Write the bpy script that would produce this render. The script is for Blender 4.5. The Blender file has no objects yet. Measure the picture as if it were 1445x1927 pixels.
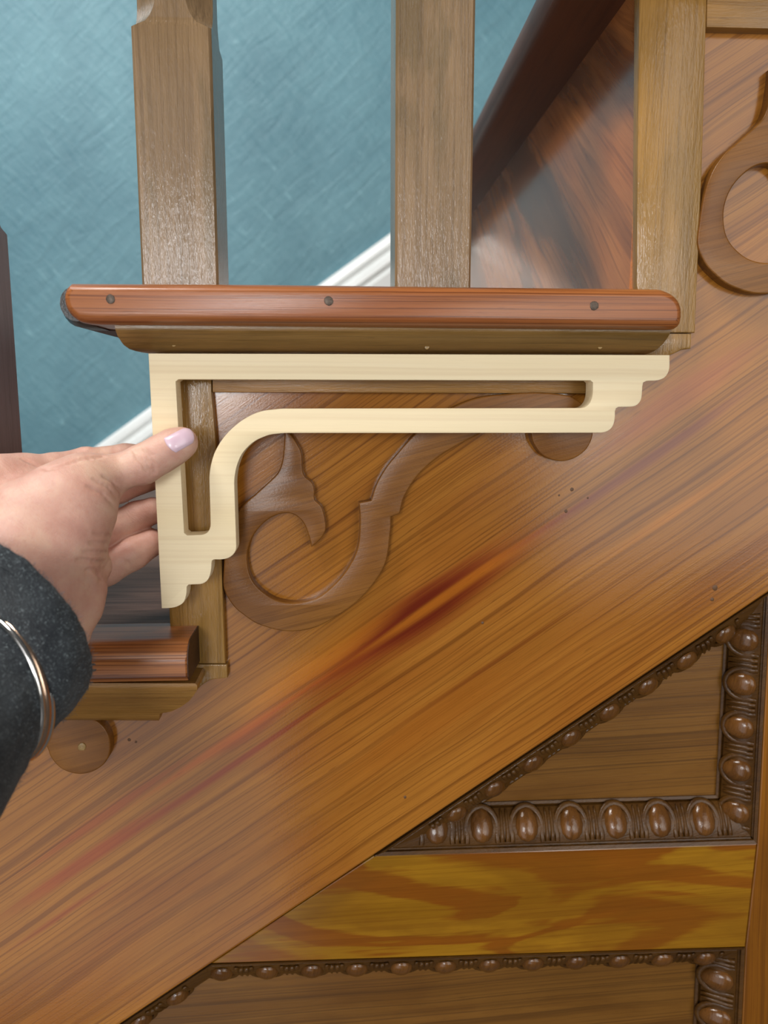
import bpy, bmesh, math, random
import numpy as np
from mathutils import Vector, Matrix, geometry

random.seed(7)
rng = np.random.default_rng(7)
scene = bpy.context.scene
COL = scene.collection
R = math.radians

# ------------------------------------------------------------------ camera
W_PX, H_PX, F_PX = 1445.0, 1927.0, 1447.0
YAW, PITCH, ROLL, CAM_Y = 3.2, 8.5, 0.07, -0.40
cam_d = bpy.data.cameras.new('camera')
cam = bpy.data.objects.new('camera', cam_d)
COL.objects.link(cam)
CAM_ROT = (Matrix.Rotation(R(-YAW), 4, 'Z') @ Matrix.Rotation(R(90 - PITCH), 4, 'X') @ Matrix.Rotation(R(ROLL), 4, 'Z'))
cam.matrix_world = Matrix.Translation((0, CAM_Y, 0)) @ CAM_ROT
cam_d.sensor_fit = 'VERTICAL'
cam_d.sensor_height = 36.0
cam_d.lens = F_PX / H_PX * 36.0
cam_d.clip_start = 0.01
cam_d.dof.use_dof = True
cam_d.dof.focus_distance = 0.395
cam_d.dof.aperture_fstop = 8.0
scene.camera = cam

# ------------------------------------------------------------------ world and light
scene.view_settings.view_transform = 'Standard'
scene.view_settings.look = 'None'
scene.view_settings.gamma = 1.0
scene.view_settings.use_curve_mapping = False
scene.view_settings.exposure = 0.0
world = bpy.data.worlds.new('hall_daylight')
scene.world = world
world.use_nodes = True
world.node_tree.nodes['Background'].inputs[0].default_value = (1.0, 0.96, 0.92, 1)
world.node_tree.nodes['Background'].inputs[1].default_value = 0.085


def area(name, loc, target, sx, sy, power, color):
    d = bpy.data.lights.new(name, 'AREA')
    d.shape = 'RECTANGLE'
    d.size, d.size_y, d.energy, d.color = sx, sy, power, color
    o = bpy.data.objects.new(name, d)
    COL.objects.link(o)
    o.location = loc
    o.rotation_euler = (Vector(target) - Vector(loc)).to_track_quat('-Z', 'Y').to_euler()
    return o


# glazed hall door behind the viewer's left shoulder, a window behind the right; the brightest pane of each shows in the varnish
area('hall_door_light', (-0.93, -2.0, -0.45), (-0.93, 0, -0.45), 1.48, 3.2, 17, (1.0, 0.985, 1.0))
area('hall_door_bright_pane', (-0.48, -1.98, 0.24), (-0.48, 0, 0.24), 0.34, 0.56, 14, (0.95, 0.98, 1.0))
area('hall_window_light', (1.30, -2.0, 0.45), (1.30, 0, 0.45), 1.30, 2.0, 21, (1.0, 0.98, 0.94))
area('hall_window_bright_pane', (0.66, -1.98, 0.12), (0.66, 0, 0.12), 0.2, 0.4, 3, (1.0, 0.98, 0.92))
# ceiling light of the hall, high and to the left in front of the stair
area('hall_ceiling_light', (-0.62, -0.46, 1.35), (0.0, 0.0, -0.1), 0.45, 0.45, 21, (1.0, 0.97, 0.93))
# added unseen fill light, brightening the far wall and the riser
area('stairwell_fill_light', (-1.3, 0.25, 1.35), (-0.1, 0.7, 0.0), 0.8, 0.5, 12, (0.97, 0.99, 1.0))


# ------------------------------------------------------------------ projection helpers: a measured pixel onto the vertical plane Y = y
def P(px, py, y=0.0):
    d = CAM_ROT.to_3x3() @ Vector(((px - W_PX / 2) / F_PX, -(py - H_PX / 2) / F_PX, -1.0))
    t = (y - CAM_Y) / d.y
    return Vector((d.x * t, y, d.z * t))


def XZ(pts, y):
    return [(P(a, b, y).x, P(a, b, y).z) for a, b in pts]


# ------------------------------------------------------------------ object helpers
def link(name, me, mat=None, parent=None, smooth=None):
    o = bpy.data.objects.new(name, me)
    COL.objects.link(o)
    if mat:
        me.materials.append(mat)
    if smooth is not None:
        me.polygons.foreach_set('use_smooth', [True] * len(me.polygons))
        if smooth < 180:
            me.set_sharp_from_angle(angle=R(smooth))
    if parent:
        o.parent = parent
        o.location = -Vector(parent_world(parent))
    return o


def parent_world(o):
    v = Vector(o.location)
    while o.parent:
        o = o.parent
        v = v + Vector(o.location)
    return v


def mesh(name, verts, faces):
    me = bpy.data.meshes.new(name)
    me.from_pydata([tuple(v) for v in verts], [], faces)
    me.update()
    return me


def fix_normals(me):
    bm = bmesh.new()
    bm.from_mesh(me)
    bmesh.ops.recalc_face_normals(bm, faces=bm.faces)
    bm.to_mesh(me)
    bm.free()
    return me


def tag(o, label, cat, group=None):
    o['label'] = label
    o['category'] = cat
    if group:
        o['group'] = group
    return o


def thing(name, loc, label, cat, group=None):
    o = bpy.data.objects.new(name, None)
    COL.objects.link(o)
    o.empty_display_size = 0.02
    o.location = loc
    return tag(o, label, cat, group)


def rebase(o, loc):
    """move a top-level mesh's origin to loc"""
    loc = Vector(loc)
    o.data.transform(Matrix.Translation(-loc))
    o.location = loc
    return o


def smooth_line(pts, closed=False, step=0.0012, corner=48):
    """Catmull-Rom through the points, keeping sharp corners"""
    n = len(pts)
    p = [np.array(q, float) for q in pts]
    out = []
    rngi = n if closed else n - 1

    def tang(i):
        if not closed and (i == 0 or i == n - 1):
            return None
        a, b, c = p[(i - 1) % n], p[i], p[(i + 1) % n]
        u, v = b - a, c - b
        lu, lv = np.linalg.norm(u), np.linalg.norm(v)
        cosang = np.dot(u, v) / (lu * lv + 1e-12)
        if cosang < math.cos(R(corner)):
            return None
        t = (u / lu) * lu**2 + (v / lv) * lv**2
        if max(lu, lv) > 4 * min(lu, lv) and cosang < math.cos(R(20)):
            return None
        return t / (np.linalg.norm(t) + 1e-12)
    T = [tang(i) for i in range(n)]
    for i in range(rngi):
        a, b = p[i], p[(i + 1) % n]
        L = np.linalg.norm(b - a)
        ta, tb = T[i], T[(i + 1) % n]
        m = max(1, int(L / step))
        d = (b - a) / (L + 1e-12)
        ta = d if ta is None or L > 0.03 else ta
        tb = d if L > 0.03 else tb
        tb = d if tb is None else tb
        if np.dot(ta, d) > 0.9995 and np.dot(tb, d) > 0.9995:
            m = max(1, int(L / 0.02))
        for k in range(m):
            s = k / m
            h00, h10, h01, h11 = 2*s**3-3*s**2+1, s**3-2*s**2+s, -2*s**3+3*s**2, s**3-s**2
            out.append(tuple(h00*a + h10*L*ta + h01*b + h11*L*tb))
    if not closed:
        out.append(tuple(p[-1]))
    return out


def area2(pts):
    return sum(pts[i][0]*pts[(i+1) % len(pts)][1] - pts[(i+1) % len(pts)][0]*pts[i][1] for i in range(len(pts)))/2


def inset(pts, d):
    """offset a CCW loop inwards by d"""
    n = len(pts)
    out = []
    for i in range(n):
        a, b, c = (np.array(pts[(i-1) % n]), np.array(pts[i]), np.array(pts[(i+1) % n]))
        u, v = b-a, c-b
        u = u/(np.linalg.norm(u)+1e-12)
        v = v/(np.linalg.norm(v)+1e-12)
        nu, nv = np.array([-u[1], u[0]]), np.array([-v[1], v[0]])
        m = nu+nv
        lm = np.linalg.norm(m)
        if lm < 1e-6:
            out.append(tuple(b))
            continue
        m = m/lm
        k = d/max(0.5, float(np.dot(m, nu)))
        out.append(tuple(b+m*k))
    return out


def extrude(name, outline, y0, y1, holes=(), bevel=0.0006, segs=2, layers=None, yfun=None):
    """a board: outline in XZ, front face at y0, back at y1, rounded front arris"""
    loops = [list(outline)] + [list(h) for h in holes]
    if area2(loops[0]) < 0:
        loops[0].reverse()
    for h in loops[1:]:
        if area2(h) > 0:
            h.reverse()
    if layers is None:
        layers = []
        for k in range(segs+1):
            a = (k/segs)*math.pi/2
            layers.append((bevel*(1-math.sin(a)), y0+bevel*(1-math.cos(a))))
        layers.append((0.0, y1))
    verts, faces = [], []
    starts = []
    for L in loops:
        st = []
        for (ins, y) in layers:
            st.append(len(verts))
            q = inset(L, ins) if ins else L
            verts += [(a, y, b) for a, b in q]
        starts.append(st)
        n = len(L)
        for k in range(len(layers)-1):
            for i in range(n):
                j = (i+1) % n
                faces.append((st[k]+i, st[k]+j, st[k+1]+j, st[k+1]+i))
    for which in (0, len(layers)-1):
        polys, idx = [], []
        for li, L in enumerate(loops):
            n = len(L)
            polys.append([Vector((verts[starts[li][which]+i][0], verts[starts[li][which]+i][2], 0)) for i in range(n)])
            idx += [starts[li][which]+i for i in range(n)]
        for t in geometry.tessellate_polygon(polys):
            faces.append(tuple(idx[i] for i in t))
    return fix_normals(mesh(name, verts, faces))


def loft(name, rings, closed=True, caps=True):
    verts, faces = [], []
    m = len(rings[0])
    for r in rings:
        verts += [tuple(v) for v in r]
    for k in range(len(rings)-1):
        for i in range(m if closed else m-1):
            j = (i+1) % m
            faces.append((k*m+i, k*m+j, (k+1)*m+j, (k+1)*m+i))
    if caps and closed:
        faces.append(tuple(range(m)))
        faces.append(tuple((len(rings)-1)*m+i for i in range(m)))
    return fix_normals(mesh(name, verts, faces))


def tube_rings(path, radii, seg=8):
    rings = []
    n = len(path)
    path = [Vector(q) for q in path]
    up = Vector((0, 1, 0))
    for i in range(n):
        t = (path[min(i+1, n-1)]-path[max(i-1, 0)]).normalized()
        a = up-t*up.dot(t)
        if a.length < 1e-4:
            a = Vector((1, 0, 0))-t*t.x
        a.normalize()
        b = t.cross(a)
        rr = radii[i] if hasattr(radii, '__len__') else radii
        rings.append([path[i]+a*(rr*math.cos(2*math.pi*k/seg))+b*(rr*math.sin(2*math.pi*k/seg)) for k in range(seg)])
    return rings


# ------------------------------------------------------------------ materials
def srgb(r, g, b):
    def f(c):
        c /= 255.0
        return c/12.92 if c <= 0.04045 else ((c+0.055)/1.055)**2.4
    return (f(r), f(g), f(b), 1.0)


class NT:
    def __init__(self, name):
        self.m = bpy.data.materials.new(name)
        self.m.use_nodes = True
        self.t = self.m.node_tree
        self.bsdf = self.t.nodes['Principled BSDF']

    def put(self, sock, v):
        if isinstance(v, bpy.types.NodeSocket):
            self.t.links.new(v, sock)
        elif v is not None:
            sock.default_value = v

    def math(self, op, a, b=None, c=None):
        n = self.t.nodes.new('ShaderNodeMath')
        n.operation = op
        for i, v in enumerate((a, b, c)):
            if v is not None:
                self.put(n.inputs[i], v)
        return n.outputs[0]

    def dot(self, v, k):
        n = self.t.nodes.new('ShaderNodeVectorMath')
        n.operation = 'DOT_PRODUCT'
        self.put(n.inputs[0], v)
        n.inputs[1].default_value = k
        return n.outputs['Value']

    def pos(self):
        return self.t.nodes.new('ShaderNodeNewGeometry').outputs['Position']

    def xyz(self, a, b, c):
        n = self.t.nodes.new('ShaderNodeCombineXYZ')
        for i, v in enumerate((a, b, c)):
            self.put(n.inputs[i], v)
        return n.outputs[0]

    def noise(self, vec, scale, detail=3.0, rough=0.55, dist=0.0):
        n = self.t.nodes.new('ShaderNodeTexNoise')
        self.put(n.inputs['Vector'], vec)
        n.inputs['Scale'].default_value = scale
        n.inputs['Detail'].default_value = detail
        n.inputs['Roughness'].default_value = rough
        n.inputs['Distortion'].default_value = dist
        return n.outputs['Fac']

    def ramp(self, fac, stops, interp='LINEAR'):
        n = self.t.nodes.new('ShaderNodeValToRGB')
        n.color_ramp.interpolation = interp
        e = n.color_ramp.elements
        while len(e) < len(stops):
            e.new(0.5)
        for i, (p, c) in enumerate(stops):
            e[i].position = p
            e[i].color = c
        self.put(n.inputs[0], fac)
        return n.outputs[0]

    def maprange(self, v, a, b, c, d, smooth=False):
        n = self.t.nodes.new('ShaderNodeMapRange')
        if smooth:
            n.interpolation_type = 'SMOOTHSTEP'
        self.put(n.inputs[0], v)
        for i, k in enumerate((a, b, c, d)):
            self.put(n.inputs[i+1], k)
        return n.outputs[0]

    def mix(self, fac, a, b, mode='MIX'):
        n = self.t.nodes.new('ShaderNodeMix')
        n.data_type = 'RGBA'
        n.blend_type = mode
        self.put(n.inputs[0], fac)
        self.put(n.inputs[6], a)
        self.put(n.inputs[7], b)
        return n.outputs[2]

    def bump(self, h, strength, dist, normal=None):
        n = self.t.nodes.new('ShaderNodeBump')
        n.inputs['Strength'].default_value = strength
        n.inputs['Distance'].default_value = dist
        self.put(n.inputs['Height'], h)
        if normal is not None:
            self.put(n.inputs['Normal'], normal)
        return n.outputs[0]

    def out(self, **kw):
        for k, v in kw.items():
            self.put(self.bsdf.inputs[k.replace('_', ' ')], v)
        return self.m


def wood(name, dark, mid, light, axis=(1, 0, 0), f=300.0, along=2.0, warp=0.0015, lines=0.5, fine=0.2, flecks=0.3,
         rough=0.3, bump=0.3, blob=0.12, alt=None, alt_amt=0.5, alt_f=26.0, figure=None, fig_amt=0.0, fig_f=20.0, stains=(), coat=0.0, seed=0.0,
         brush=0.0, grit=0.0, spec=0.5):
    """varnished sawn wood; axis = grain direction in the room, f = growth rings per metre"""
    N = NT(name)
    g = Vector(axis).normalized()
    n = Vector((0, 1, 0)) if abs(g.y) < 0.7 else Vector((1, 0, 0))
    h = n.cross(g).normalized()
    n = g.cross(h).normalized()
    p = N.pos()
    u = N.math('ADD', N.dot(p, g), seed*1.37)
    v = N.math('ADD', N.dot(p, h), seed*0.71)
    w = N.math('ADD', N.dot(p, n), seed*0.29)

    def vec(ku, kv, kw, vv=None):
        return N.xyz(N.math('MULTIPLY', u, ku), N.math('MULTIPLY', v if vv is None else vv, kv), N.math('MULTIPLY', w, kw))
    w1c = N.math('SUBTRACT', N.noise(vec(6.0, 20.0, 20.0), 1.0, 2.0), 0.5)
    vw = N.math('ADD', v, N.math('MULTIPLY', w1c, warp*4))
    tone = N.noise(vec(along*0.7, f*0.11, f*0.06, vw), 1.0, 3.0, 0.6)
    col = N.ramp(tone, [(0.32, mid), (0.52, light), (0.66, mid)])
    if figure is not None:
        fg = N.noise(vec(fig_f*0.34, fig_f, fig_f*0.6, vw), 1.0, 3.0, 0.5, 1.2)
        fj = N.noise(vec(20.0, 500.0, 500.0), 1.0, 3.0, 0.6)
        fs = N.math('FRACT', N.math('ADD', N.math('MULTIPLY', fg, 3.4), N.math('MULTIPLY', fj, 0.28)))
        fm = N.maprange(fs, 0.48, 0.62, 0.0, fig_amt, True)
        fm = N.math('MULTIPLY', fm, N.maprange(fs, 0.82, 1.0, 1.0, 0.0, True))
        col = N.mix(fm, col, figure)
    if alt is not None:
        a = N.noise(vec(alt_f*0.27, alt_f, alt_f), 1.0, 4.0, 0.6, 0.5)
        col = N.mix(N.maprange(a, 0.46, 0.63, 0.0, alt_amt, True), col, alt)
    # late-wood lines at two spacings
    l1 = N.noise(vec(along, f, f*0.4, vw), 1.0, 2.0, 0.5)
    l2 = N.noise(vec(along*2.5, f*3.2, f*1.2, vw), 1.0, 2.0, 0.5)
    zone = N.maprange(tone, 0.36, 0.56, 0.45, 1.0)
    col = N.mix(N.math('MULTIPLY', zone, N.maprange(l1, 0.52, 0.64, 0.0, lines, True)), col, dark)
    col = N.mix(N.maprange(l2, 0.50, 0.68, 0.0, lines*0.95, True), col, dark)
    for (u0, v0, a_, b_, c_, k_) in stains:
        du = N.math('DIVIDE', N.math('SUBTRACT', u, u0), a_)
        dv = N.math('DIVIDE', N.math('ADD', N.math('SUBTRACT', v, v0), N.math('MULTIPLY', w1c, b_*0.9)), b_)
        dd = N.math('SQRT', N.math('ADD', N.math('MULTIPLY', du, du), N.math('MULTIPLY', dv, dv)))
        dd = N.math('ADD', dd, N.math('MULTIPLY', N.math('SUBTRACT', l1, 0.5), 0.9))
        col = N.mix(N.maprange(dd, 0.25, 1.1, k_, 0.0, True), col, c_)
    b1 = N.noise(vec(11.0, 34.0, 34.0), 1.0, 3.0)
    fn = N.noise(vec(50.0, 2000.0, 2000.0), 1.0, 3.0, 0.65)
    fl = N.noise(vec(70.0, 900.0, 900.0), 1.0, 2.0, 0.6)
    col = N.mix(N.maprange(fl, 0.62, 0.74, 0.0, flecks, True), col, dark)
    k = N.math('ADD', N.math('MULTIPLY', N.math('SUBTRACT', fn, 0.5), fine*2), N.math('MULTIPLY', N.math('SUBTRACT', b1, 0.5), blob*2))
    k = N.math('ADD', k, 1.0)
    n2 = N.t.nodes.new('ShaderNodeVectorMath')
    n2.operation = 'SCALE'
    N.put(n2.inputs[0], col)
    N.put(n2.inputs['Scale'], k)
    col = n2.outputs[0]
    hgt = N.math('ADD', N.math('MULTIPLY', fn, 0.6), N.math('ADD', N.math('MULTIPLY', l2, -0.4), N.math('MULTIPLY', fl, -0.5)))
    nrm = N.bump(hgt, bump, 0.00025)
    if brush:
        br = N.noise(vec(160.0, 900.0, 900.0), 1.0, 3.0, 0.65)
        nrm = N.bump(br, brush, 0.0008, nrm)
    if grit:
        gr = N.noise(p, 900.0, 2.0, 0.6)
        nrm = N.bump(gr, grit, 0.0006, nrm)
    rr = N.math('ADD', N.math('MULTIPLY', b1, 0.12), rough-0.06)
    return N.out(Base_Color=col, Roughness=rr, Normal=nrm, Coat_Weight=coat, Coat_Roughness=0.08, Specular_IOR_Level=spec)


def plain(name, col, rough=0.5, metal=0.0, noise=0.0, scale=200.0, bump=0.0):
    N = NT(name)
    c = col
    nrm = None
    if noise or bump:
        f = N.noise(N.pos(), scale, 4.0)
        if noise:
            c = N.mix(N.maprange(f, 0.3, 0.7, 0.0, 1.0), tuple(x*(1-noise) for x in col[:3])+(1,), tuple(min(1, x*(1+noise)) for x in col[:3])+(1,))
        if bump:
            nrm = N.bump(f, bump, 0.0005)
    return N.out(Base_Color=c, Roughness=rough, Metallic=metal, Normal=nrm)


GR = (P(1445, 1115)-P(700, 1612)).normalized()      # the rake of the stair
RAKE = (GR.x, 0, GR.z)
_g = Vector(RAKE).normalized()
_h = Vector((0, 1, 0)).cross(_g).normalized()


def stain(px0, px1, wpx, c, k, y=0.0):
    """a streak of colour in the board between two measured points"""
    a, b = P(*px0, y), P(*px1, y)
    m = (a+b)/2
    return (m.dot(_g), m.dot(_h), abs((b-a).dot(_g))/2*1.1, wpx/3.5*0.001/2*1.3, c, k)


RED = srgb(120, 42, 14)
ORG = srgb(170, 84, 24)
PUR = srgb(120, 62, 46)
YEL = srgb(186, 112, 26)
M_STRINGER = wood('varnished_pine_rake', srgb(88, 44, 10), srgb(140, 86, 27), srgb(159, 103, 36), RAKE, f=300, along=1.2, warp=0.002,
                  lines=0.5, fine=0.22, flecks=0.35, rough=0.15, bump=0.12, blob=0.14, alt=srgb(132, 72, 18), alt_amt=0.5, alt_f=14, seed=0.0, grit=0.04,
                  stains=[stain((520, 1330), (1040, 985), 84, RED, 0.9), stain((640, 1250), (950, 1046), 74, srgb(88, 24, 8), 0.85), stain((300, 1540), (680, 1270), 12, RED, 0.7), stain((820, 1130), (1120, 930), 12, RED, 0.6),
                          stain((420, 1350), (760, 1150), 50, YEL, 0.5), stain((640, 1250), (1100, 950), 22, YEL, 0.5),
                          stain((380, 1435), (560, 1330), 26, RED, 0.6), stain((250, 1490), (620, 1290), 20, ORG, 0.7),
                          stain((960, 1020), (1445, 735), 22, PUR, 0.75), stain((1100, 860), (1445, 640), 60, srgb(160, 84, 50), 0.5),
                          stain((0, 1735), (330, 1500), 30, srgb(146, 64, 24), 0.75), stain((40, 1640), (370, 1420), 24, srgb(142, 66, 26), 0.7),
                          stain((160, 1620), (560, 1370), 16, srgb(136, 60, 22), 0.7), stain((0, 1800), (240, 1640), 12, srgb(136, 64, 24), 0.7),
                          stain((640, 1480), (1000, 1230), 90, srgb(150, 86, 22), 0.5), stain((880, 800), (1120, 660), 60, srgb(110, 70, 36), 0.5),
                          stain((1120, 1060), (1445, 850), 20, YEL, 0.45), stain((700, 1400), (1150, 1100), 10, srgb(110, 52, 14), 0.6)])
M_STRIP_V = wood('stripped_pine_upright', srgb(92, 64, 28), srgb(144, 106, 52), srgb(160, 120, 64), (0, 0, 1), f=350, along=4, lines=0.3,
                 fine=0.3, rough=0.15, bump=0.3, blob=0.28, alt=srgb(120, 92, 42), alt_amt=0.5, seed=2.0, brush=0.3)
M_STRIP_H = wood('stripped_pine_crosspiece', srgb(92, 62, 26), srgb(144, 102, 48), srgb(164, 120, 60), (1, 0, 0), f=350, along=4, lines=0.3,
                 fine=0.3, rough=0.30, bump=0.5, blob=0.28, alt=srgb(118, 86, 40), alt_amt=0.5, seed=3.0, brush=0.25)
M_COVE = wood('olive_brown_moulding', srgb(74, 52, 22), srgb(120, 88, 42), srgb(138, 104, 54), (1, 0, 0), f=350, along=3, lines=0.35, fine=0.3,
              rough=0.3, bump=0.5, blob=0.28, alt=srgb(96, 70, 28), alt_amt=0.6, seed=4.0, brush=0.2)
M_TREAD = wood('red_brown_tread', srgb(88, 42, 18), srgb(152, 90, 46), srgb(168, 106, 58), (1, 0, 0), f=420, along=2.0, warp=0.0006, lines=0.75, fine=0.22,
               rough=0.30, bump=0.3, blob=0.12, alt=srgb(144, 80, 40), alt_amt=0.5, seed=5.0)
M_TREAD_TOP = wood('dark_worn_tread', srgb(50, 36, 30), srgb(88, 68, 58), srgb(102, 80, 70), (1, 0, 0), f=200, along=3, lines=0.6, fine=0.3,
                   rough=0.55, bump=0.6, blob=0.3, alt=srgb(68, 50, 44), alt_amt=0.5, seed=6.0, brush=0.2, spec=0.15)
M_BAL = wood('waxed_baluster', srgb(74, 56, 38), srgb(120, 96, 68), srgb(136, 110, 80), (0, 0, 1), f=400, along=3, lines=0.3, fine=0.35,
             rough=0.17, bump=0.4, blob=0.25, alt=srgb(100, 84, 58), alt_amt=0.6, alt_f=40, seed=7.0, brush=0.3)
M_BAL_SHADE = wood('shade_toned_baluster', srgb(86, 72, 74), srgb(124, 108, 110), srgb(136, 118, 120), (0, 0, 1), f=300, along=3, lines=0.2, fine=0.2,
               rough=0.4, bump=0.4, blob=0.15, seed=8.0)  # baluster wood with its shade put into a purple-grey colour
M_RISER = wood('knotty_riser', srgb(104, 50, 20), srgb(178, 100, 44), srgb(196, 120, 60), (0, 0.8, 0.6), f=90, along=4, warp=0.006, lines=0.4, fine=0.25,
               rough=0.15, bump=0.08, coat=0.12, blob=0.2, alt=srgb(100, 64, 42), alt_amt=0.8, alt_f=12, seed=9.0)
M_UNDER = wood('dark_nosing', srgb(66, 36, 22), srgb(96, 56, 34), srgb(108, 64, 40), (0, 1, 0), f=200, along=3, lines=0.3, fine=0.25,
               rough=0.4, bump=0.3, blob=0.2, seed=10.0)
M_ENDGRAIN = wood('dark_end_grain', srgb(34, 20, 12), srgb(62, 36, 20), srgb(74, 44, 26), (1, 0, 0), f=500, along=20, lines=0.3, fine=0.3,
                  rough=0.5, bump=0.4, blob=0.2, seed=18.0, spec=0.3)
M_SCROLL = wood('carved_scroll_wood', srgb(78, 44, 14), srgb(120, 76, 30), srgb(134, 88, 38), (0.95, 0, 0.25), f=300, along=3, lines=0.3,
                fine=0.25, rough=0.3, bump=0.2, blob=0.2, alt=srgb(106, 64, 24), alt_amt=0.5, seed=11.0, grit=0.08, spec=0.3)
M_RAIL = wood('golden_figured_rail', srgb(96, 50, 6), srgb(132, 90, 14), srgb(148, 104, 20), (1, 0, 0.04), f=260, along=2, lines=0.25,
              fine=0.2, flecks=0.15, rough=0.18, bump=0.14, blob=0.18, figure=srgb(112, 46, 6), fig_amt=0.65, fig_f=17, alt=srgb(108, 66, 10), alt_amt=0.5, seed=12.0)  # rail colour darkened to stand in for shade at lower right
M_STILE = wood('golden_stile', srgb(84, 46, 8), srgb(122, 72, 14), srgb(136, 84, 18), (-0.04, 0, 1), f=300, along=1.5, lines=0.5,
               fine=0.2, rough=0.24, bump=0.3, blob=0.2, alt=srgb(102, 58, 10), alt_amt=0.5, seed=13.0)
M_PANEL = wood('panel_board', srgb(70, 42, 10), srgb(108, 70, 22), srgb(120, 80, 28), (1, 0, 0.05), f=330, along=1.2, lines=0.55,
               fine=0.22, rough=0.34, bump=0.25, blob=0.2, alt=srgb(98, 60, 14), alt_amt=0.5, seed=14.0)  # panel tone lowered as well, shade put into the colour
M_MOULD = wood('dark_carved_moulding', srgb(38, 22, 6), srgb(68, 42, 14), srgb(82, 53, 19), (1, 0, 0.3), f=300, along=8, lines=0.2,
               fine=0.3, rough=0.26, bump=0.5, blob=0.35, seed=15.0, grit=0.15, spec=0.3)
M_EGG = wood('carved_egg_wood', srgb(54, 30, 10), srgb(88, 54, 20), srgb(104, 66, 28), (0.2, 0, 1), f=400, along=10, lines=0.3,
             fine=0.3, rough=0.17, bump=0.3, blob=0.3, seed=16.0, grit=0.12)
M_PINE = wood('fresh_bare_pine', srgb(202, 170, 128), srgb(233, 213, 172), srgb(238, 220, 184), (1, 0, -0.01), f=180, along=0.9, warp=0.001, lines=0.16,
              fine=0.05, flecks=0.06, rough=0.62, bump=0.12, blob=0.03, alt=srgb(233, 209, 163), alt_amt=0.4, alt_f=9, seed=17.0, spec=0.25)
M_NAIL = plain('old_nail_head', srgb(84, 72, 62), 0.45, 0.6, 0.3, 900)
M_DARKPAINT = plain('dark_paint_edge', srgb(44, 38, 34), 0.35, 0.0, 0.4, 700, 0.5)
M_FILL = plain('nail_hole_filler', srgb(150, 120, 70), 0.3, 0.0, 0.3, 900, 0.3)
M_HOLE = plain('nail_hole_dark', srgb(92, 60, 30), 0.5)


def wall_material():
    N = NT('teal_brushed_plaster')
    p = N.pos()
    x = N.dot(p, (1, 0, 0))
    z = N.dot(p, (0, 0, 1))
    a = N.math('ADD', N.math('MULTIPLY', x, 0.72), N.math('MULTIPLY', z, 0.69))
    b = N.math('ADD', N.math('MULTIPLY', x, -0.69), N.math('MULTIPLY', z, 0.72))
    s1 = N.noise(N.xyz(N.math('MULTIPLY', a, 110.0), N.math('MULTIPLY', b, 24.0), 0.0), 1.0, 4.0, 0.65, 0.7)
    s2 = N.noise(N.xyz(N.math('MULTIPLY', a, 14.0), N.math('MULTIPLY', b, 60.0), 3.0), 1.0, 4.0, 0.65, 0.9)
    s3 = N.noise(p, 5.0, 3.0)
    hh = N.math('ADD', N.math('MULTIPLY', s1, 0.7), s2)
    c = N.ramp(N.math('ADD', N.math('MULTIPLY', s3, 0.6), N.math('MULTIPLY', hh, 0.24)), [(0.35, srgb(80, 124, 138)), (0.72, srgb(110, 155, 166))])
    sp = N.maprange(s1, 0.62, 0.72, 0.0, 0.35, True)
    c = N.mix(sp, c, srgb(150, 195, 205))  # brush-stroke highlights painted in as paler flecks
    return N.out(Base_Color=c, Roughness=0.5, Normal=N.bump(hh, 0.55, 0.004))


def skin_material():
    N = NT('light_skin')
    p = N.pos()
    n1 = N.noise(p, 45.0, 4.0, 0.6)
    n2 = N.noise(p, 420.0, 3.0, 0.6)
    c = N.ramp(n1, [(0.3, srgb(186, 134, 118)), (0.5, srgb(202, 156, 138)), (0.68, srgb(212, 174, 152))])
    c = N.mix(N.maprange(n2, 0.55, 0.75, 0.0, 0.25), c, srgb(190, 128, 110))
    v = N.t.nodes.new('ShaderNodeTexVoronoi')
    v.feature = 'DISTANCE_TO_EDGE'
    v.inputs['Scale'].default_value = 900.0
    N.put(v.inputs['Vector'], p)
    nr = N.bump(N.maprange(v.outputs[0], 0.0, 0.12, 0.0, 1.0), 0.22, 0.0003)
    a = N.noise(N.xyz(N.math('MULTIPLY', N.dot(p, (0.75, 0, -0.65)), 60.0), N.math('MULTIPLY', N.dot(p, (0.65, 0, 0.75)), 330.0), N.math('MULTIPLY', N.dot(p, (0, 1, 0)), 60.0)), 1.0, 3.0, 0.6, 0.8)
    nr = N.bump(a, 0.32, 0.001, nr)
    N.bsdf.subsurface_method = 'RANDOM_WALK'
    return N.out(Base_Color=c, Roughness=0.52, Normal=nr, Subsurface_Weight=0.25, Subsurface_Radius=(0.006, 0.0022, 0.0012), Subsurface_Scale=0.6)


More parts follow.
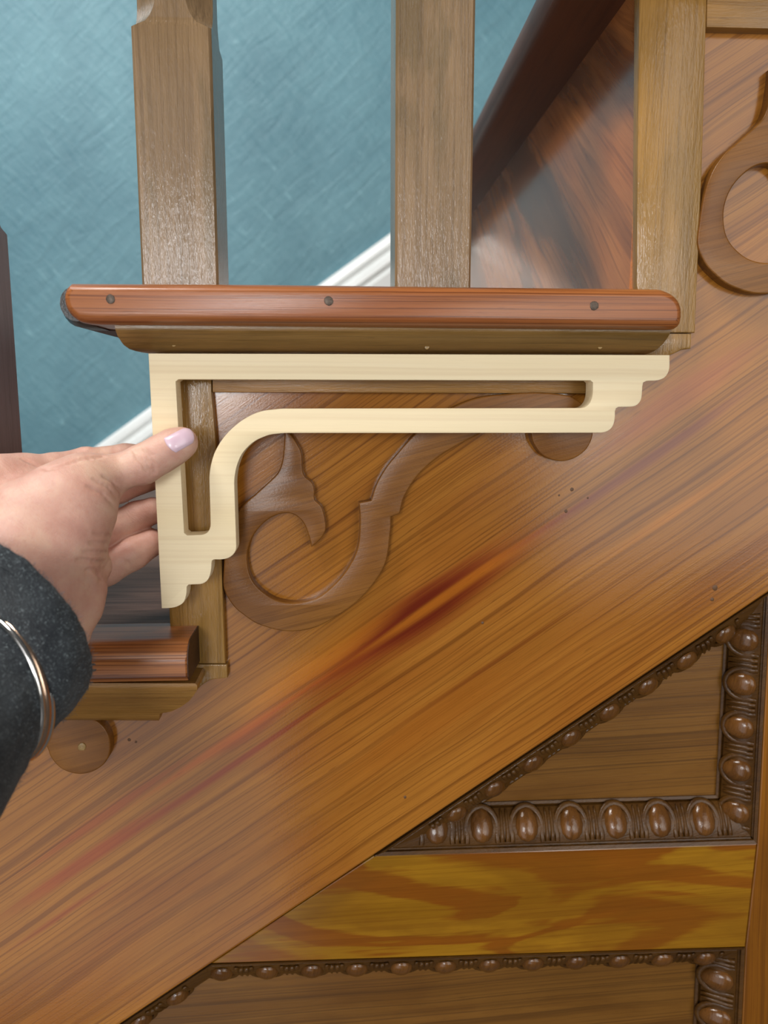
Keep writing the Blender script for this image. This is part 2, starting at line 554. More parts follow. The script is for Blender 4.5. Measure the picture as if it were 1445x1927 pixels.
def wool_material():
    N = NT('charcoal_felt_wool')
    p = N.pos()
    f1 = N.noise(N.xyz(N.math('MULTIPLY', N.dot(p, (0.8, 0, 0.6)), 600.0), N.math('MULTIPLY', N.dot(p, (-0.6, 0, 0.8)), 1600.0), N.math('MULTIPLY', N.dot(p, (0, 1, 0)), 1200.0)), 1.0, 3.0, 0.7)
    f2 = N.noise(N.xyz(N.math('MULTIPLY', N.dot(p, (0.5, 0, -0.86)), 550.0), N.math('MULTIPLY', N.dot(p, (0.86, 0, 0.5)), 1500.0), N.math('MULTIPLY', N.dot(p, (0, 1, 0)), 900.0)), 1.0, 3.0, 0.7)
    big = N.noise(p, 60.0, 3.0)
    c = N.ramp(big, [(0.3, srgb(38, 41, 45)), (0.7, srgb(60, 64, 67))])
    m = N.math('MAXIMUM', f1, f2)
    c = N.mix(N.maprange(m, 0.60, 0.72, 0.0, 0.7), c, srgb(150, 162, 164))
    c = N.mix(N.maprange(f1, 0.42, 0.3, 0.0, 0.6), c, srgb(30, 34, 38))
    return N.out(Base_Color=c, Roughness=0.95, Normal=N.bump(N.math('ADD', m, big), 0.7, 0.0012), Sheen_Weight=0.12, Sheen_Roughness=0.5, Specular_IOR_Level=0.1)


M_WALL = wall_material()
M_SKIN = skin_material()
M_WOOL = wool_material()
M_FUZZ = plain('wool_fibre', srgb(84, 92, 96), 0.9)
M_WHITE = plain('white_gloss_paint', srgb(240, 244, 242), 0.3, 0.0, 0.02, 30)
M_SILVER = plain('polished_silver', (0.86, 0.85, 0.82, 1), 0.14, 1.0, 0.05, 300)
M_GOLD = plain('rose_gold', (0.72, 0.50, 0.36, 1), 0.2, 1.0, 0.05, 300)


def nail_polish():
    N = NT('lilac_nail_polish')
    n = N.noise(N.pos(), 120.0, 2.0)
    c = N.ramp(n, [(0.35, srgb(206, 176, 190)), (0.65, srgb(218, 190, 202))])
    return N.out(Base_Color=c, Roughness=0.3, Coat_Weight=0.3, Coat_Roughness=0.08, Subsurface_Weight=0.1, Subsurface_Radius=(0.004, 0.002, 0.002), Subsurface_Scale=0.3)


M_POLISH = nail_polish()

# ------------------------------------------------------------------ main levels (metres; stringer face is Y = 0)
Y_WALL = 0.80
Y_STRIP, Y_SCROLL = -0.006, -0.007
Y_PINE_F, Y_PINE_B = -0.023, -0.012
Y_NOSE = -0.036
Z_BOT1 = P(700, 613, Y_NOSE).z            # underside of the middle tread
Z_TOP1 = P(700, 532, Y_NOSE).z
Z_BOT0 = P(300, 1284, Y_NOSE).z
RISE = Z_BOT1-Z_BOT0
X_R1 = P(300, 800, Y_STRIP).x             # riser face under the middle tread
X_R2 = P(1199, 400, Y_STRIP).x            # riser face above it
RUN = X_R2-X_R1
print('rise', RISE, 'run', RUN, 'tread', Z_TOP1-Z_BOT1)

# ------------------------------------------------------------------ setting: far wall and sloping skirting
me = mesh('wall', [(-2.2, Y_WALL, -1.2), (2.2, Y_WALL, -1.2), (2.2, Y_WALL, 1.7), (-2.2, Y_WALL, 1.7),
                   (-2.2, Y_WALL+.05, -1.2), (2.2, Y_WALL+.05, -1.2), (2.2, Y_WALL+.05, 1.7), (-2.2, Y_WALL+.05, 1.7)],
          [(0, 1, 2, 3), (5, 4, 7, 6), (4, 0, 3, 7), (1, 5, 6, 2), (3, 2, 6, 7), (4, 5, 1, 0)])
o = link('wall_back', fix_normals(me), M_WALL)
o['kind'] = 'structure'
a_, b_ = P(190, 835, Y_WALL), P(740, 437, Y_WALL)
d_ = (b_-a_).normalized()
n_ = Vector((d_.z, 0, -d_.x))             # down, across the slope
prof = [(0, 0.0), (0, 0.008), (0.006, 0.013), (0.014, 0.014), (0.017, 0.010), (0.021, 0.010), (0.026, 0.018), (0.034, 0.020), (0.037, 0.015), (0.040, 0.015),
        (0.046, 0.022), (0.056, 0.022), (0.16, 0.022), (0.16, 0.0)]
rings = []
for q in (a_-d_*0.9, b_+d_*1.0):
    rings.append([q+n_*s-Vector((0, t, 0)) for s, t in prof])
o = link('baseboard_back', loft('baseboard', rings), M_WHITE, smooth=35)
o['kind'] = 'structure'

# ------------------------------------------------------------------ stringer (the big raking board)
steps = [(-0.9, Z_BOT0), (X_R1+.004, Z_BOT0), (X_R1+.004, Z_BOT1), (X_R2+.004, Z_BOT1), (X_R2+.004, Z_BOT1+RISE), (X_R2+RUN, Z_BOT1+RISE)]
lowA, lowB = P(398, 1813), P(1445, 1115)
dl = (lowB-lowA).normalized()
p0, p1 = lowA-dl*0.75, lowB+dl*0.3
outl = [(p0.x, p0.z), (p1.x, p1.z)] + [(x, z) for x, z in reversed(steps)]
# the corner of the upright strips covers the stepped edge by a few millimetres
outl = [(x, z) for x, z in outl]
o = link('stair_stringer', extrude('stringer', outl, 0.0, 0.028, bevel=0.0012, segs=3), M_STRINGER)
rebase(o, (p0.x, 0, p0.z))
tag(o, 'wide varnished raking board of orange brown pine with dark red streaks, under the steps', 'stringer')
STR = o


def disc(name, px, py, y, r, mat, parent, depth=0.0006):
    c = P(px, py, y)
    pts = [(c.x+r*math.cos(2*math.pi*k/12)*random.uniform(.9, 1.1), c.z+r*math.sin(2*math.pi*k/12)*random.uniform(.9, 1.1)) for k in range(12)]
    return link(name, extrude(name, pts, y-depth, y+0.001, bevel=0.0003, segs=2), mat, parent, 40)


for px, py, r in ((1076, 921, .0011), (1065, 962, .0010), (1052, 932, .0006), (1345, 1106, .0016), (1340, 1128, .0011), (243, 1392, .0010), (256, 1396, .0007), (762, 1500, .0009), (908, 1172, .0008), (1106, 937, .0006)):
    disc('nail_hole', px, py, 0.0, r, M_HOLE, STR, 0.0002)

# ------------------------------------------------------------------ steps


def box(name, x0, x1, y0, y1, z0, z1, bev=0.0, segs=3):
    bm = bmesh.new()
    bmesh.ops.create_cube(bm, size=1.0)
    for v in bm.verts:
        v.co = ((x0+x1)/2+v.co.x*(x1-x0), (y0+y1)/2+v.co.y*(y1-y0), (z0+z1)/2+v.co.z*(z1-z0))
    if bev:
        bmesh.ops.bevel(bm, geom=bm.edges[:], offset=bev, segments=segs, affect='EDGES', profile=0.5)
    me = bpy.data.meshes.new(name)
    bm.to_mesh(me)
    bm.free()
    return me


NOSE_MAIN = [(128, 530), (119, 539), (114, 553), (115, 568), (120, 583), (131, 596), (147, 605), (190, 608.5), (600, 612.5), (1262, 619), (1279, 617), (1287, 609), (1290, 592), (1288, 573), (1279, 557), (1263, 546), (1243, 540.5), (900, 537), (500, 532)]
NOSE_LOW = [(-560, 1206), (-575, 1225), (-575, 1265), (-555, 1283), (330, 1284), (344, 1284), (351, 1277), (351, 1262), (346, 1242), (336, 1222), (322, 1209), (303, 1203), (0, 1203)]


def nosing_layers(y0, y1):
    L = []
    rr, dd = 0.0042, 0.0085
    for k in range(7):
        a = (k/6)*math.pi/2
        L.append((rr*(1-math.sin(a)) if k < 6 else 0.0, y0+dd*(1-math.cos(a))))
    L.append((0.0, y1))
    return L


def make_step(name, label, nose, dx, dz, x_riser, x_next, z_bot, z_top, y_shift=0.0):
    root = thing('stair_step', (x_riser, 0, z_bot), label, 'stair step', 'steps of the staircase')
    out = [(x+dx, z+dz) for x, z in nose]
    if name == 'low':
        pr = [(-0.0005, z_bot), (Y_NOSE+.002, z_bot), (Y_NOSE, z_bot+.0025), (Y_NOSE-.0004, z_bot+.009)]
        for k in range(8):
            q = k/7*math.pi/2
            pr.append((Y_NOSE+.010-.010*math.cos(q), z_top-.0085+.0085*math.sin(q)))
        pr.append((-0.0005, z_top))
        xr_ = P(352, 1262, Y_NOSE).x
        ends = (min(x for x, z in out), xr_-.0008, xr_)
        me = loft('return_nosing', [[Vector((x, y+(.0006 if x == xr_ else 0), z)) for y, z in pr] for x in ends])
        o = link('return_nosing', me, M_TREAD, root, 35)
        link('end_grain', loft('end_grain', [[Vector((xr_+.0001, y*.985-.0004, z)) for y, z in pr], [Vector((xr_+.0006, y*.985-.0004, z)) for y, z in pr]]), M_ENDGRAIN, o)
    else:
        o = link('return_nosing', extrude('return_nosing', out, Y_NOSE, 0.0, layers=nosing_layers(Y_NOSE, -0.0005)), M_TREAD, root, 40)
    xl = P(104, 556, -0.027).x+x_riser-X_R1
    # tread board, its left edge rounded over
    t = z_top-z_bot
    prof = []
    for k in range(11):
        a = math.pi/2+math.pi*k/10
        prof.append((xl+t*0.42+t*0.42*math.cos(a), (z_top+z_bot)/2+t/2*math.sin(a)))
    rg = []
    for y in (Y_NOSE+0.010, -0.0, Y_WALL-0.001):
        rg.append([Vector((x, y, z)) for x, z in prof]+[Vector((x_next+0.0, y, z_bot)), Vector((x_next+0.0, y, z_top))])
    # only the rounded front reaches forward of the stringer
    front = [Vector((x, Y_NOSE+0.007, z)) for x, z in [(xl+0.0025+(px-xl)*0.9, (z_top+z_bot)/2+(pz-(z_top+z_bot)/2)*0.82) for px, pz in prof]]+[Vector((xl+0.016, Y_NOSE+0.009, z_bot+0.003)), Vector((xl+0.016, Y_NOSE+0.009, z_top-0.003))]
    second = [Vector((x, Y_NOSE+0.017, z)) for x, z in prof]+[Vector((xl+0.016, Y_NOSE+0.017, z_bot)), Vector((xl+0.016, Y_NOSE+0.017, z_top))]
    third = [Vector((x, 0.0, z)) for x, z in prof]+[Vector((xl+0.016, 0, z_bot)), Vector((xl+0.016, 0, z_top))]
    tip = link('front_nosing', loft('front_nosing', [front, second, third]), M_DARKPAINT, root, 40)
    o = link('tread_board', loft('tread_board', rg[1:]), M_TREAD_TOP if name != 'up' else M_UNDER, root, 40)
    return root


def cove(name, rows, parent, back=-0.002, mat=None):
    """rows: (left px, py), (right px, py), depth"""
    n = len(rows)
    verts, faces = [], []
    m = 24
    for (l, r, d) in rows:
        a, b = P(l[0], l[1], d), P(r[0], r[1], d)
        for i in range(m+1):
            verts.append(a.lerp(b, i/m))
    base = len(verts)
    for (l, r, d) in rows:
        a, b = P(l[0], l[1], d), P(r[0], r[1], d)
        verts += [Vector((a.x, back, a.z)), Vector((b.x, back, b.z))]
    for k in range(n-1):
        for i in range(m):
            q = k*(m+1)+i
            faces.append((q, q+1, q+m+2, q+m+1))
        faces.append((k*(m+1), (k+1)*(m+1), base+2*(k+1), base+2*k))
        faces.append((k*(m+1)+m, base+2*k+1, base+2*k+3, (k+1)*(m+1)+m))
        faces.append((base+2*k, base+2*(k+1), base+2*k+3, base+2*k+1))
    faces.append(tuple(range(m+1))+(base+1, base))
    faces.append(tuple(reversed(range((n-1)*(m+1), n*(m+1))))+(base+2*n-2, base+2*n-1))
    return link(name, fix_normals(mesh(name, verts, faces)), mat or M_COVE, parent, 40)


def interp(tab, v):
    for (a, x), (b, y) in zip(tab, tab[1:]):
        if v <= b:
            return x+(y-x)*(v-a)/(b-a)
    return tab[-1][1]


def cove_depth(s, d0=-0.028, d1=-0.0085):
    if s < 0.16:
        return d0
    q = (s-0.16)/0.84
    return d0+(d1-d0)*(1-math.sqrt(max(0.0, 1-q*q)))*0.55+(d1-d0)*q*0.45


NM = XZ(NOSE_MAIN, Y_NOSE)
step1 = make_step('mid', 'red brown step with rounded edge and three nail heads, the pale bracket held beneath it', smooth_line(NM, True), 0, 0, X_R1, X_R2, Z_BOT1, Z_TOP1)
nose1 = step1.children[0]
for px, py in ((208, 563), (618.5, 566), (1118, 575)):
    disc('nail', px, py, Y_NOSE, 0.0021, M_NAIL, nose1, 0.0003)
Ltab = [(0, 216), (.16, 217), (.38, 221), (.70, 232), (.90, 247), (.95, 262), (1, 278)]
Rtab = [(0, 1262), (.16, 1261), (.34, 1256), (.60, 1247), (.85, 1232), (1, 1214)]
rows = []
for k in range(15):
    s = k/14
    rows.append(((interp(Ltab, s), 612+52.5*s), (interp(Rtab, s), 619+48.5*s), cove_depth(s)))
cv1 = cove('cove_moulding', rows, step1)
for px, py in ((328, 648), (803, 653), (1128, 653)):
    disc('nail', px, py, -0.0185, 0.0012, M_FILL, cv1, 0.001)
link('riser_board', box('riser_board', X_R1+0.0005, X_R1+0.02, 0.0285, Y_WALL-.001, Z_BOT1-RISE+(Z_TOP1-Z_BOT1), Z_BOT1, 0.0), M_RISER, step1)


def strip(name, pts, parent, mat, y0=Y_STRIP, bevel=0.0007):
    return link(name, extrude(name, XZ(pts, y0), y0, 0.0, bevel=bevel, segs=2), mat, parent, 40)


# L-shaped applied trim of the middle step: upright, crosspiece, end block
strip('upright_strip', [(291, 668), (397, 668), (398, 740), (406, 830), (413, 960), (424, 1249), (330, 1249), (320, 1183)], step1, M_STRIP_V)
strip('cross_strip', [(398.5, 666), (1196, 668), (1190, 700), (1170, 720), (1130, 741), (399.5, 738)], step1, M_STRIP_H)
link('end_block', extrude('end_block', smooth_line(XZ([(340, 1250), (427, 1250.5), (428, 1276), (401, 1279), (385, 1286), (371, 1298), (357, 1316), (330, 1334), (306, 1340), (306, 1300)], -.0055), True), -0.0055, 0.0, bevel=0.0007), M_STRIP_V, step1, 40)

# lower step
NL = XZ(NOSE_LOW, Y_NOSE)
step0 = make_step('low', 'lower step at left with dark worn top, half covered by the hand and sleeve', smooth_line(NL, True), 0, 0, X_R1-RUN, X_R1+0.0005, Z_BOT0, Z_BOT0+(Z_TOP1-Z_BOT1))
Rt = [(0, 367, 1286), (.14, 371, 1290), (.24, 371, 1299), (.36, 365, 1308), (.5, 356, 1319), (.66, 340, 1331), (.8, 322, 1339), (.87, 303, 1342.5), (.88, 300.5, 1343), (1, 299, 1356)]
rows = []
for k in range(26):
    s = k/25
    rx = interp([(q[0], q[1]) for q in Rt], s)
    ry = interp([(q[0], q[2]) for q in Rt], s)
    rows.append(((-420, 1284+68*s), (rx, ry), cove_depth(s)))
cv0 = cove('cove_moulding', rows, step0, mat=M_STRIP_H)
for px, py in ((112, 1338), (306, 1308)):
    disc('nail', px, py, -0.0175, 0.0010, M_FILL, cv0, 0.001)
disc('nail', 176, 1256, Y_NOSE, 0.0021, M_NAIL, step0.children[0], 0.0003)

# upper step
step2 = make_step('up', 'upper step at top right, knotty glossy riser and pale upright strip beside the fretwork', smooth_line(NM, True), RUN, RISE, X_R2, X_R2+RUN, Z_BOT1+RISE, Z_TOP1+RISE)
link('riser_board', box('riser_board', X_R2, X_R2+0.02, -0.0, Y_WALL-.001, Z_TOP1, Z_BOT1+RISE, 0.0), M_RISER, step2)
strip('upright_strip', [(1203, -60), (1331, -60), (1329, 40), (1321, 320), (1308, 626), (1215, 626), (1198, 536)], step2, M_STRIP_V)
strip('cross_strip', [(1331.5, -60), (1800, -50), (1800, 62), (1329.5, 51)], step2, M_STRIP_H)
link('end_block', extrude('end_block', smooth_line(XZ([(1212, 627), (1302, 627.5), (1300, 656), (1284, 658), (1271, 664), (1256, 670), (1232, 674), (1212, 674)], -.0055), True), -0.0055, 0.0, bevel=0.0007), M_STRIP_V, step2, 40)

# ------------------------------------------------------------------ balusters


def baluster(label, base_l, base_r, top_l, top_r, z0, z_ch, mat, dx=0.0):
    yf = -0.004
    bl, br = P(*base_l, yf), P(*base_r, yf)
    tl, tr = P(*top_l, yf), P(*top_r, yf)
    w = 0.25*((br-bl).length+(tr-tl).length)
    cx = (bl.x+br.x+tl.x+tr.x)/4+dx
    cy = yf+w
    rings = []

    def ring(z, c, hw):
        p = []
        for sx, sy in ((1, -1), (1, 1), (-1, 1), (-1, -1)):
            a = (cx+sx*hw, cy+sy*(hw-c))
            b = (cx+sx*(hw-c), cy+sy*hw)
            p += [b, a] if (sx, sy) in ((1, -1), (-1, 1)) else [a, b]
        return [Vector((x, y, z)) for x, y in p]
    zs = [(z0, .0012, w), (z0+(z_ch-z0)*.35, .0011, w), (z0+(z_ch-z0)*.7, .0012, w), (z_ch, .0014, w)]
    for k in range(1, 9):
        s = k/8
        c = 0.0014+0.0100*math.sqrt(1-(1-s)**2)
        hw = w-0.0006
        zs.append((z_ch+0.0005+0.016*s, c, hw))
    zs += [(z_ch+0.25, .0114, w-.0006), (z_ch+0.42, .0114, w-.0006)]
    o = link('baluster', loft('baluster', [ring(*q) for q in zs]), mat, None, 30)
    rebase(o, (cx, cy, z0))
    return tag(o, label, 'baluster', 'square stair balusters'), cx, w


z_ch1 = P(245, 47, -.004).z
b1, cx1, w1 = baluster('square wooden baluster with glare on its foot, standing on the left end of the step', (266.6, 526), (412.5, 526), (245, 47), (395, 47), Z_TOP1-.0005, z_ch1, M_BAL)
b2, cx2, w2 = baluster('square brown baluster standing on the middle of the step, next to the glossy riser', (746, 537), (888.6, 537), (742, 0), (892, 0), Z_TOP1-.0005, z_ch1+0.09, M_BAL)
xr = P(38, 860, 0.03).x
b3, cx3, w3 = baluster('dark shaded baluster rising from the lower step at the left edge', (746, 537), (888.6, 537), (742, 0), (892, 0), Z_TOP1-RISE-.0005, P(10, 440, 0.03).z, M_BAL_SHADE, 0.0)
shift = (xr-w3)-cx3
b3.location.x += shift

# ------------------------------------------------------------------ carved scroll brackets
SCROLL = [(421, 1108), (434, 1134), (452, 1153), (488, 1176), (542, 1188.5), (596, 1180), (653, 1147), (693, 1111), (725, 1061), (735, 1000), (736, 973), (752, 967), (761, 935), (783, 899), (812, 870), (848, 845), (898, 819), (935, 803), (968, 797), (992, 800), (999, 815), (1003, 832), (1018, 854), (1038, 865), (1060, 868), (1084, 861), (1104, 845), (1115, 822), (1116, 796), (1109, 775), (1098, 762), (1089, 755), (1072, 745), (1040, 740), (1002, 738), (955, 741), (900, 748), (850, 767), (812, 790), (779, 818), (751, 849), (725, 881), (707, 913), (698, 942), (675, 946), (677, 982), (673, 1029), (657, 1065), (632, 1097), (596, 1126), (560, 1135), (524, 1131), (495, 1115), (475, 1093), (466, 1065), (466, 1036), (477, 1007), (499, 982), (524, 968), (549, 967), (569, 982), (580, 1007), (586, 1030), (600, 1018), (612, 1000), (612, 978), (605, 953), (592, 940), (592, 924), (587, 908), (571, 892), (567, 852), (556, 830), (545, 815), (534, 800), (535, 818), (532, 860), (525, 885), (513, 900), (480, 930), (456, 952), (436, 984), (424, 1030), (420, 1080)]
SC = smooth_line(XZ(SCROLL, Y_SCROLL), True, step=0.0014)


def scroll(label, dx, dz):
    pts = [(x+dx, z+dz) for x, z in SC]
    o = link('scroll_bracket', extrude('scroll_bracket', pts, Y_SCROLL, 0.0, bevel=0.0008, segs=3), M_SCROLL, None, 40)
    c = P(560, 1188, 0)
    rebase(o, (c.x+dx, 0, c.z+dz))
    return tag(o, label, 'bracket', 'carved scroll brackets')


s1 = scroll('carved brown scroll bracket curling below the pale bracket, with leaf tip', 0, 0)
q1, q0 = P(1316, 430, Y_SCROLL), P(421, 1080, Y_SCROLL)
s2 = scroll('carved scroll bracket at right edge beside the pale upright strip', q1.x-q0.x, q1.z-q0.z)
q1, q0 = P(156, 1457, Y_SCROLL), P(1060, 868, Y_SCROLL)
s0 = scroll('carved scroll bracket at lower left, only its round end showing past the sleeve', q1.x-q0.x, q1.z-q0.z)
disc('nail', 154, 1405, Y_SCROLL, 0.0022, M_FILL, s0, 0.0006)

# ------------------------------------------------------------------ the new pale bracket
PO = [(279, 665), (700, 666.2), (1260, 668), (1260, 690), (1257, 702), (1250, 711), (1237, 716), (1217, 717), (1210.5, 720), (1209, 727), (1208, 742), (1206, 753), (1199, 762), (1188, 765.5), (1164, 766), (1159.5, 768.5), (1157.5, 774), (1157, 788), (1153, 802), (1144, 811), (1130, 814.5), (800, 815), (545, 815), (520, 816.5), (502, 820), (477, 832), (457, 852), (446.6, 874), (442, 895), (441, 913), (444.8, 1028), (441, 1041), (430, 1050), (416, 1053), (403, 1053), (399, 1055), (398, 1060), (397, 1074), (392, 1090), (381, 1098.6), (367, 1100), (355, 1100.5), (351.5, 1104), (350.5, 1119), (345, 1134), (332, 1142), (318, 1144.6), (304, 1145)]
PH = [(336, 714), (700, 715), (1111, 716), (1115.5, 720), (1115, 742), (1111, 756), (1103, 765), (1092, 768), (800, 768.6), (545, 769), (522, 769.8), (488, 775), (455.6, 791), (427, 816), (407, 845), (397, 874), (393.7, 903), (396, 985), (394, 996), (388, 1003.5), (378, 1006.5), (352, 1007.5), (346.5, 1003), (335.6, 804), (330.6, 718)]
po = smooth_line(XZ(PO, Y_PINE_F), True, step=0.001, corner=40)
ph = smooth_line(XZ(PH, Y_PINE_F), True, step=0.001, corner=40)
o = link('pine_bracket', extrude('pine_bracket', po, Y_PINE_F, Y_PINE_B, holes=[ph], bevel=0.0004, segs=2), M_PINE, None, 35)
c = P(304, 1145, Y_PINE_B)
rebase(o, c)
tag(o, 'new pale unfinished pine stair bracket with stepped ends, held against the old stair', 'bracket')

# ------------------------------------------------------------------ panelled spandrel below the stringer
Y0, Y1 = 0.006, 0.020
sp = thing('panelled_spandrel', P(700, 1927, Y0), 'golden brown panelling with dark egg and dart mouldings below the raking board', 'panelling')
O1, O2, O3 = P(703, 1611, Y0), P(1424, 1588, Y0), P(1450, 1111.5, Y0)
I1, I2, I3 = P(922, 1504, Y1), P(1342, 1491, Y1), P(1358, 1204, Y1)
L1, L2 = P(398, 1813, Y0), P(1402, 1782, Y0)
L3, L4 = P(1377, 2300, Y0), P(398-600*1.05, 1813+400*1.05, Y0)
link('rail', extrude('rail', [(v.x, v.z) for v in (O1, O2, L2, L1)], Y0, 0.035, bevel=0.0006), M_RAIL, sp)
S = [P(1450, 1111, Y0), P(1720, 930, Y0), P(1720, 2300, Y0), L3, P(1402.6, 1782, Y0), P(1424.6, 1588, Y0)]
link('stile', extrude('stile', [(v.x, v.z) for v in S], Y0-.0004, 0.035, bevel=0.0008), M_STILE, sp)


def panel(name, pts):
    c = sum((Vector(q) for q in pts), Vector())/len(pts)
    q = [c+(Vector(v)-c)*1.06 for v in pts]
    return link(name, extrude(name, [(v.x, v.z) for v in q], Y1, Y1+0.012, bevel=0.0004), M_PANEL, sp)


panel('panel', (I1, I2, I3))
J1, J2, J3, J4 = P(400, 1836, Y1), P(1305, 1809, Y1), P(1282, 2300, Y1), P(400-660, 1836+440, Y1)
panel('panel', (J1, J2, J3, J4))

# shared carved pieces, in a local frame: x along, y across (towards the panel), z outwards
def egg_mesh():
    v, f = [], []
    nu, nv = 12, 7
    for j in range(nv):
        t = j/(nv-1)*math.pi/2
        for i in range(nu):
            a = 2*math.pi*i/nu
            x, y = math.cos(a)*math.cos(t), math.sin(a)*math.cos(t)
            y *= 1.0+0.12*math.sin(a)
            v.append((x, y, math.sin(t)))
    for j in range(nv-1):
        for i in range(nu):
            k = (i+1) % nu
            f.append((j*nu+i, j*nu+k, (j+1)*nu+k, (j+1)*nu+i))
    return fix_normals(mesh('egg', v, f))


def arch_mesh():
    path, rad = [], []
    for k in range(15):
        a = math.pi*(-0.12+1.24*k/14)
        path.append(Vector((1.34*math.cos(a), 1.30*math.sin(a)+0.0, 0.14)))
        rad.append(0.23)
    path = [Vector((1.30, -1.0, .12))]+path+[Vector((-1.30, -1.0, .12))]
    rad = [.20]+rad+[.20]
    rings = []
    for i, q in enumerate(path):
        t = (path[min(i+1, len(path)-1)]-path[max(i-1, 0)]).normalized()
        b = Vector((t.y, -t.x, 0))
        rings.append([q+b*(rad[i]*math.cos(2*math.pi*k/6))+Vector((0, 0, 1))*(rad[i]*1.3*math.sin(2*math.pi*k/6)) for k in range(6)])
    return loft('egg_surround', rings)


def dart_mesh():
    rings = []
    for (y, w_, h_) in ((-1.0, .26, .30), (-.5, .24, .34), (.2, .20, .32), (.8, .15, .22), (1.25, .06, .08)):
        rings.append([Vector((-w_, y, -.1)), Vector((-w_*.5, y, h_)), Vector((w_*.5, y, h_)), Vector((w_, y, -.1))])
    return loft('dart', rings)


EGG, ARCH, DART = egg_mesh(), arch_mesh(), dart_mesh()
for m_, mt in ((EGG, M_EGG), (ARCH, M_MOULD), (DART, M_MOULD)):
    m_.materials.append(mt)
    m_.polygons.foreach_set('use_smooth', [True]*len(m_.polygons))


def moulding(A, B, A2, B2, pitch, first, limit=None, flip=False):
    """carved ovolo between the rail edge A-B (front) and the panel edge A2-B2 (back); the quarter-round bulges outwards"""
    n = 9
    a = (B-A).normalized()
    mid = ((A+B)/2, (A2+B2)/2)
    s = (mid[1]-mid[0])
    s = (s-a*s.dot(a))
    S_ = s.length
    s.normalize()
    nr = a.cross(s)
    if nr.y > 0:
        nr = -nr
    # profile across: fillet, bead, ovolo, fillet
    prof = [(0.0, 0.0006), (0.07, 0.0010), (0.10, -0.0008), (0.13, -0.0006)]
    for k in range(8):
        t = k/7
        prof.append((0.15+0.68*t, -0.0006+0.0032*math.sin(math.pi*(0.12+0.8*t))))
    prof += [(0.86, -0.0012), (0.885, 0.0004), (0.94, 0.0005), (0.96, -0.0008), (1.0, -0.0010)]
    rings = []
    m = 10
    for i in range(m+1):
        e0, e1 = A.lerp(B, i/m), A2.lerp(B2, i/m)
        rings.append([e0.lerp(e1, t)+nr*h_ for t, h_ in prof]+[e1+Vector((0, .006, 0)), e0+Vector((0, .016, 0))])
    mo = link('egg_and_dart_moulding', loft('moulding', rings), M_MOULD, sp, 30)
    base = parent_world(mo)
    # eggs along the middle line
    c0 = A.lerp(A2, .47)
    Lc = (B.lerp(B2, .47)-c0).dot(a)
    sx = pitch*0.262
    x = first
    k = 0
    rot = Matrix((a, s, nr)).transposed()

    def place(name, me, pos, kx, ky, kz, turn):
        ob = bpy.data.objects.new(name, me)
        COL.objects.link(ob)
        ob.parent = mo
        M = rot.copy()
        if turn:
            M = M @ Matrix.Rotation(math.pi, 3, 'Z')
        M = M @ Matrix(((kx, 0, 0), (0, ky, 0), (0, 0, kz)))
        ob.matrix_local = Matrix.Translation(pos) @ M.to_4x4()
        return ob
    while x < Lc:
        q = A+a*((c0-A).dot(a)+x)
        # edge test against the mitres
        c = q+s*(S_*.47)
        lo = (A.lerp(A2, .47)-A).dot(a)-sx*0.1
        hi = (B.lerp(B2, .47)-A).dot(a)+sx*0.1
        xx = (q-A).dot(a)
        if lo < xx < hi:
            z = nr*0.0016
            place('egg', EGG, c+z, sx, S_*.335, 0.0040, False)
            place('egg_surround', ARCH, c+z*0.7, sx, S_*.30, 0.0040, False)
        if lo < xx+pitch/2 < hi:
            for dxx in (-0.06, 0.06):
                place('dart', DART, q+a*(pitch*(.5+dxx))+s*(S_*.46)+nr*0.0014, pitch*.26, S_*.28, 0.0060, False)
        x += pitch
        k += 1
    return mo


UP, DN = P(1080, 1550, .013), P(1163, 1548, .013)
PITCH_E = (DN-UP).length
eggx = P(905, 1562, .013)
cc = O1.lerp(I1, .47)
a_dir = (O2-O1).normalized()
f1 = ((eggx-cc).dot(a_dir)) % PITCH_E
moulding(O1, O2, I1, I2, PITCH_E, f1)
v1 = P(1395, 1285, .013)
a_dir = (O3-O2).normalized()
f2 = ((v1-O2.lerp(I2, .47)).dot(a_dir)) % PITCH_E
moulding(O2, O3, I2, I3, PITCH_E, f2)
v1 = P(1063, 1372, .013)
a_dir = (O1-O3).normalized()
f3 = ((v1-O3.lerp(I3, .47)).dot(a_dir)) % PITCH_E
moulding(O3, O1, I3, I1, PITCH_E, f3)
# lower panel
v1 = P(503, 1822, .013)
a_dir = (L2-L1).normalized()
f4 = ((v1-L1.lerp(J1, .47)).dot(a_dir)) % PITCH_E
moulding(L2, L1, J2, J1, PITCH_E, (-(v1-L2.lerp(J2, .47)).dot(a_dir)) % PITCH_E)
a_dir = (L4-L1).normalized()
v1 = P(336, 1872, .013)
moulding(L1, L4, J1, J4, PITCH_E, ((v1-L1.lerp(J1, .47)).dot(a_dir)) % PITCH_E)
a_dir = (L2-L3).normalized()
v1 = P(1362, 1838, .013)
moulding(L3, L2, J3, J2, PITCH_E, ((v1-L3.lerp(J3, .47)).dot(a_dir)) % PITCH_E)

# ------------------------------------------------------------------ the hand: one smooth body from blended tapering limbs
def Z(zx, zy):           # measured on a 3.6125x detail of the hand
    return zx/3.6125, 780+zy/3.6125


def H(px, py, ymm):
    v = P(px, py, ymm*0.001)
    return np.array((v.x, v.y, v.z))*1000.0


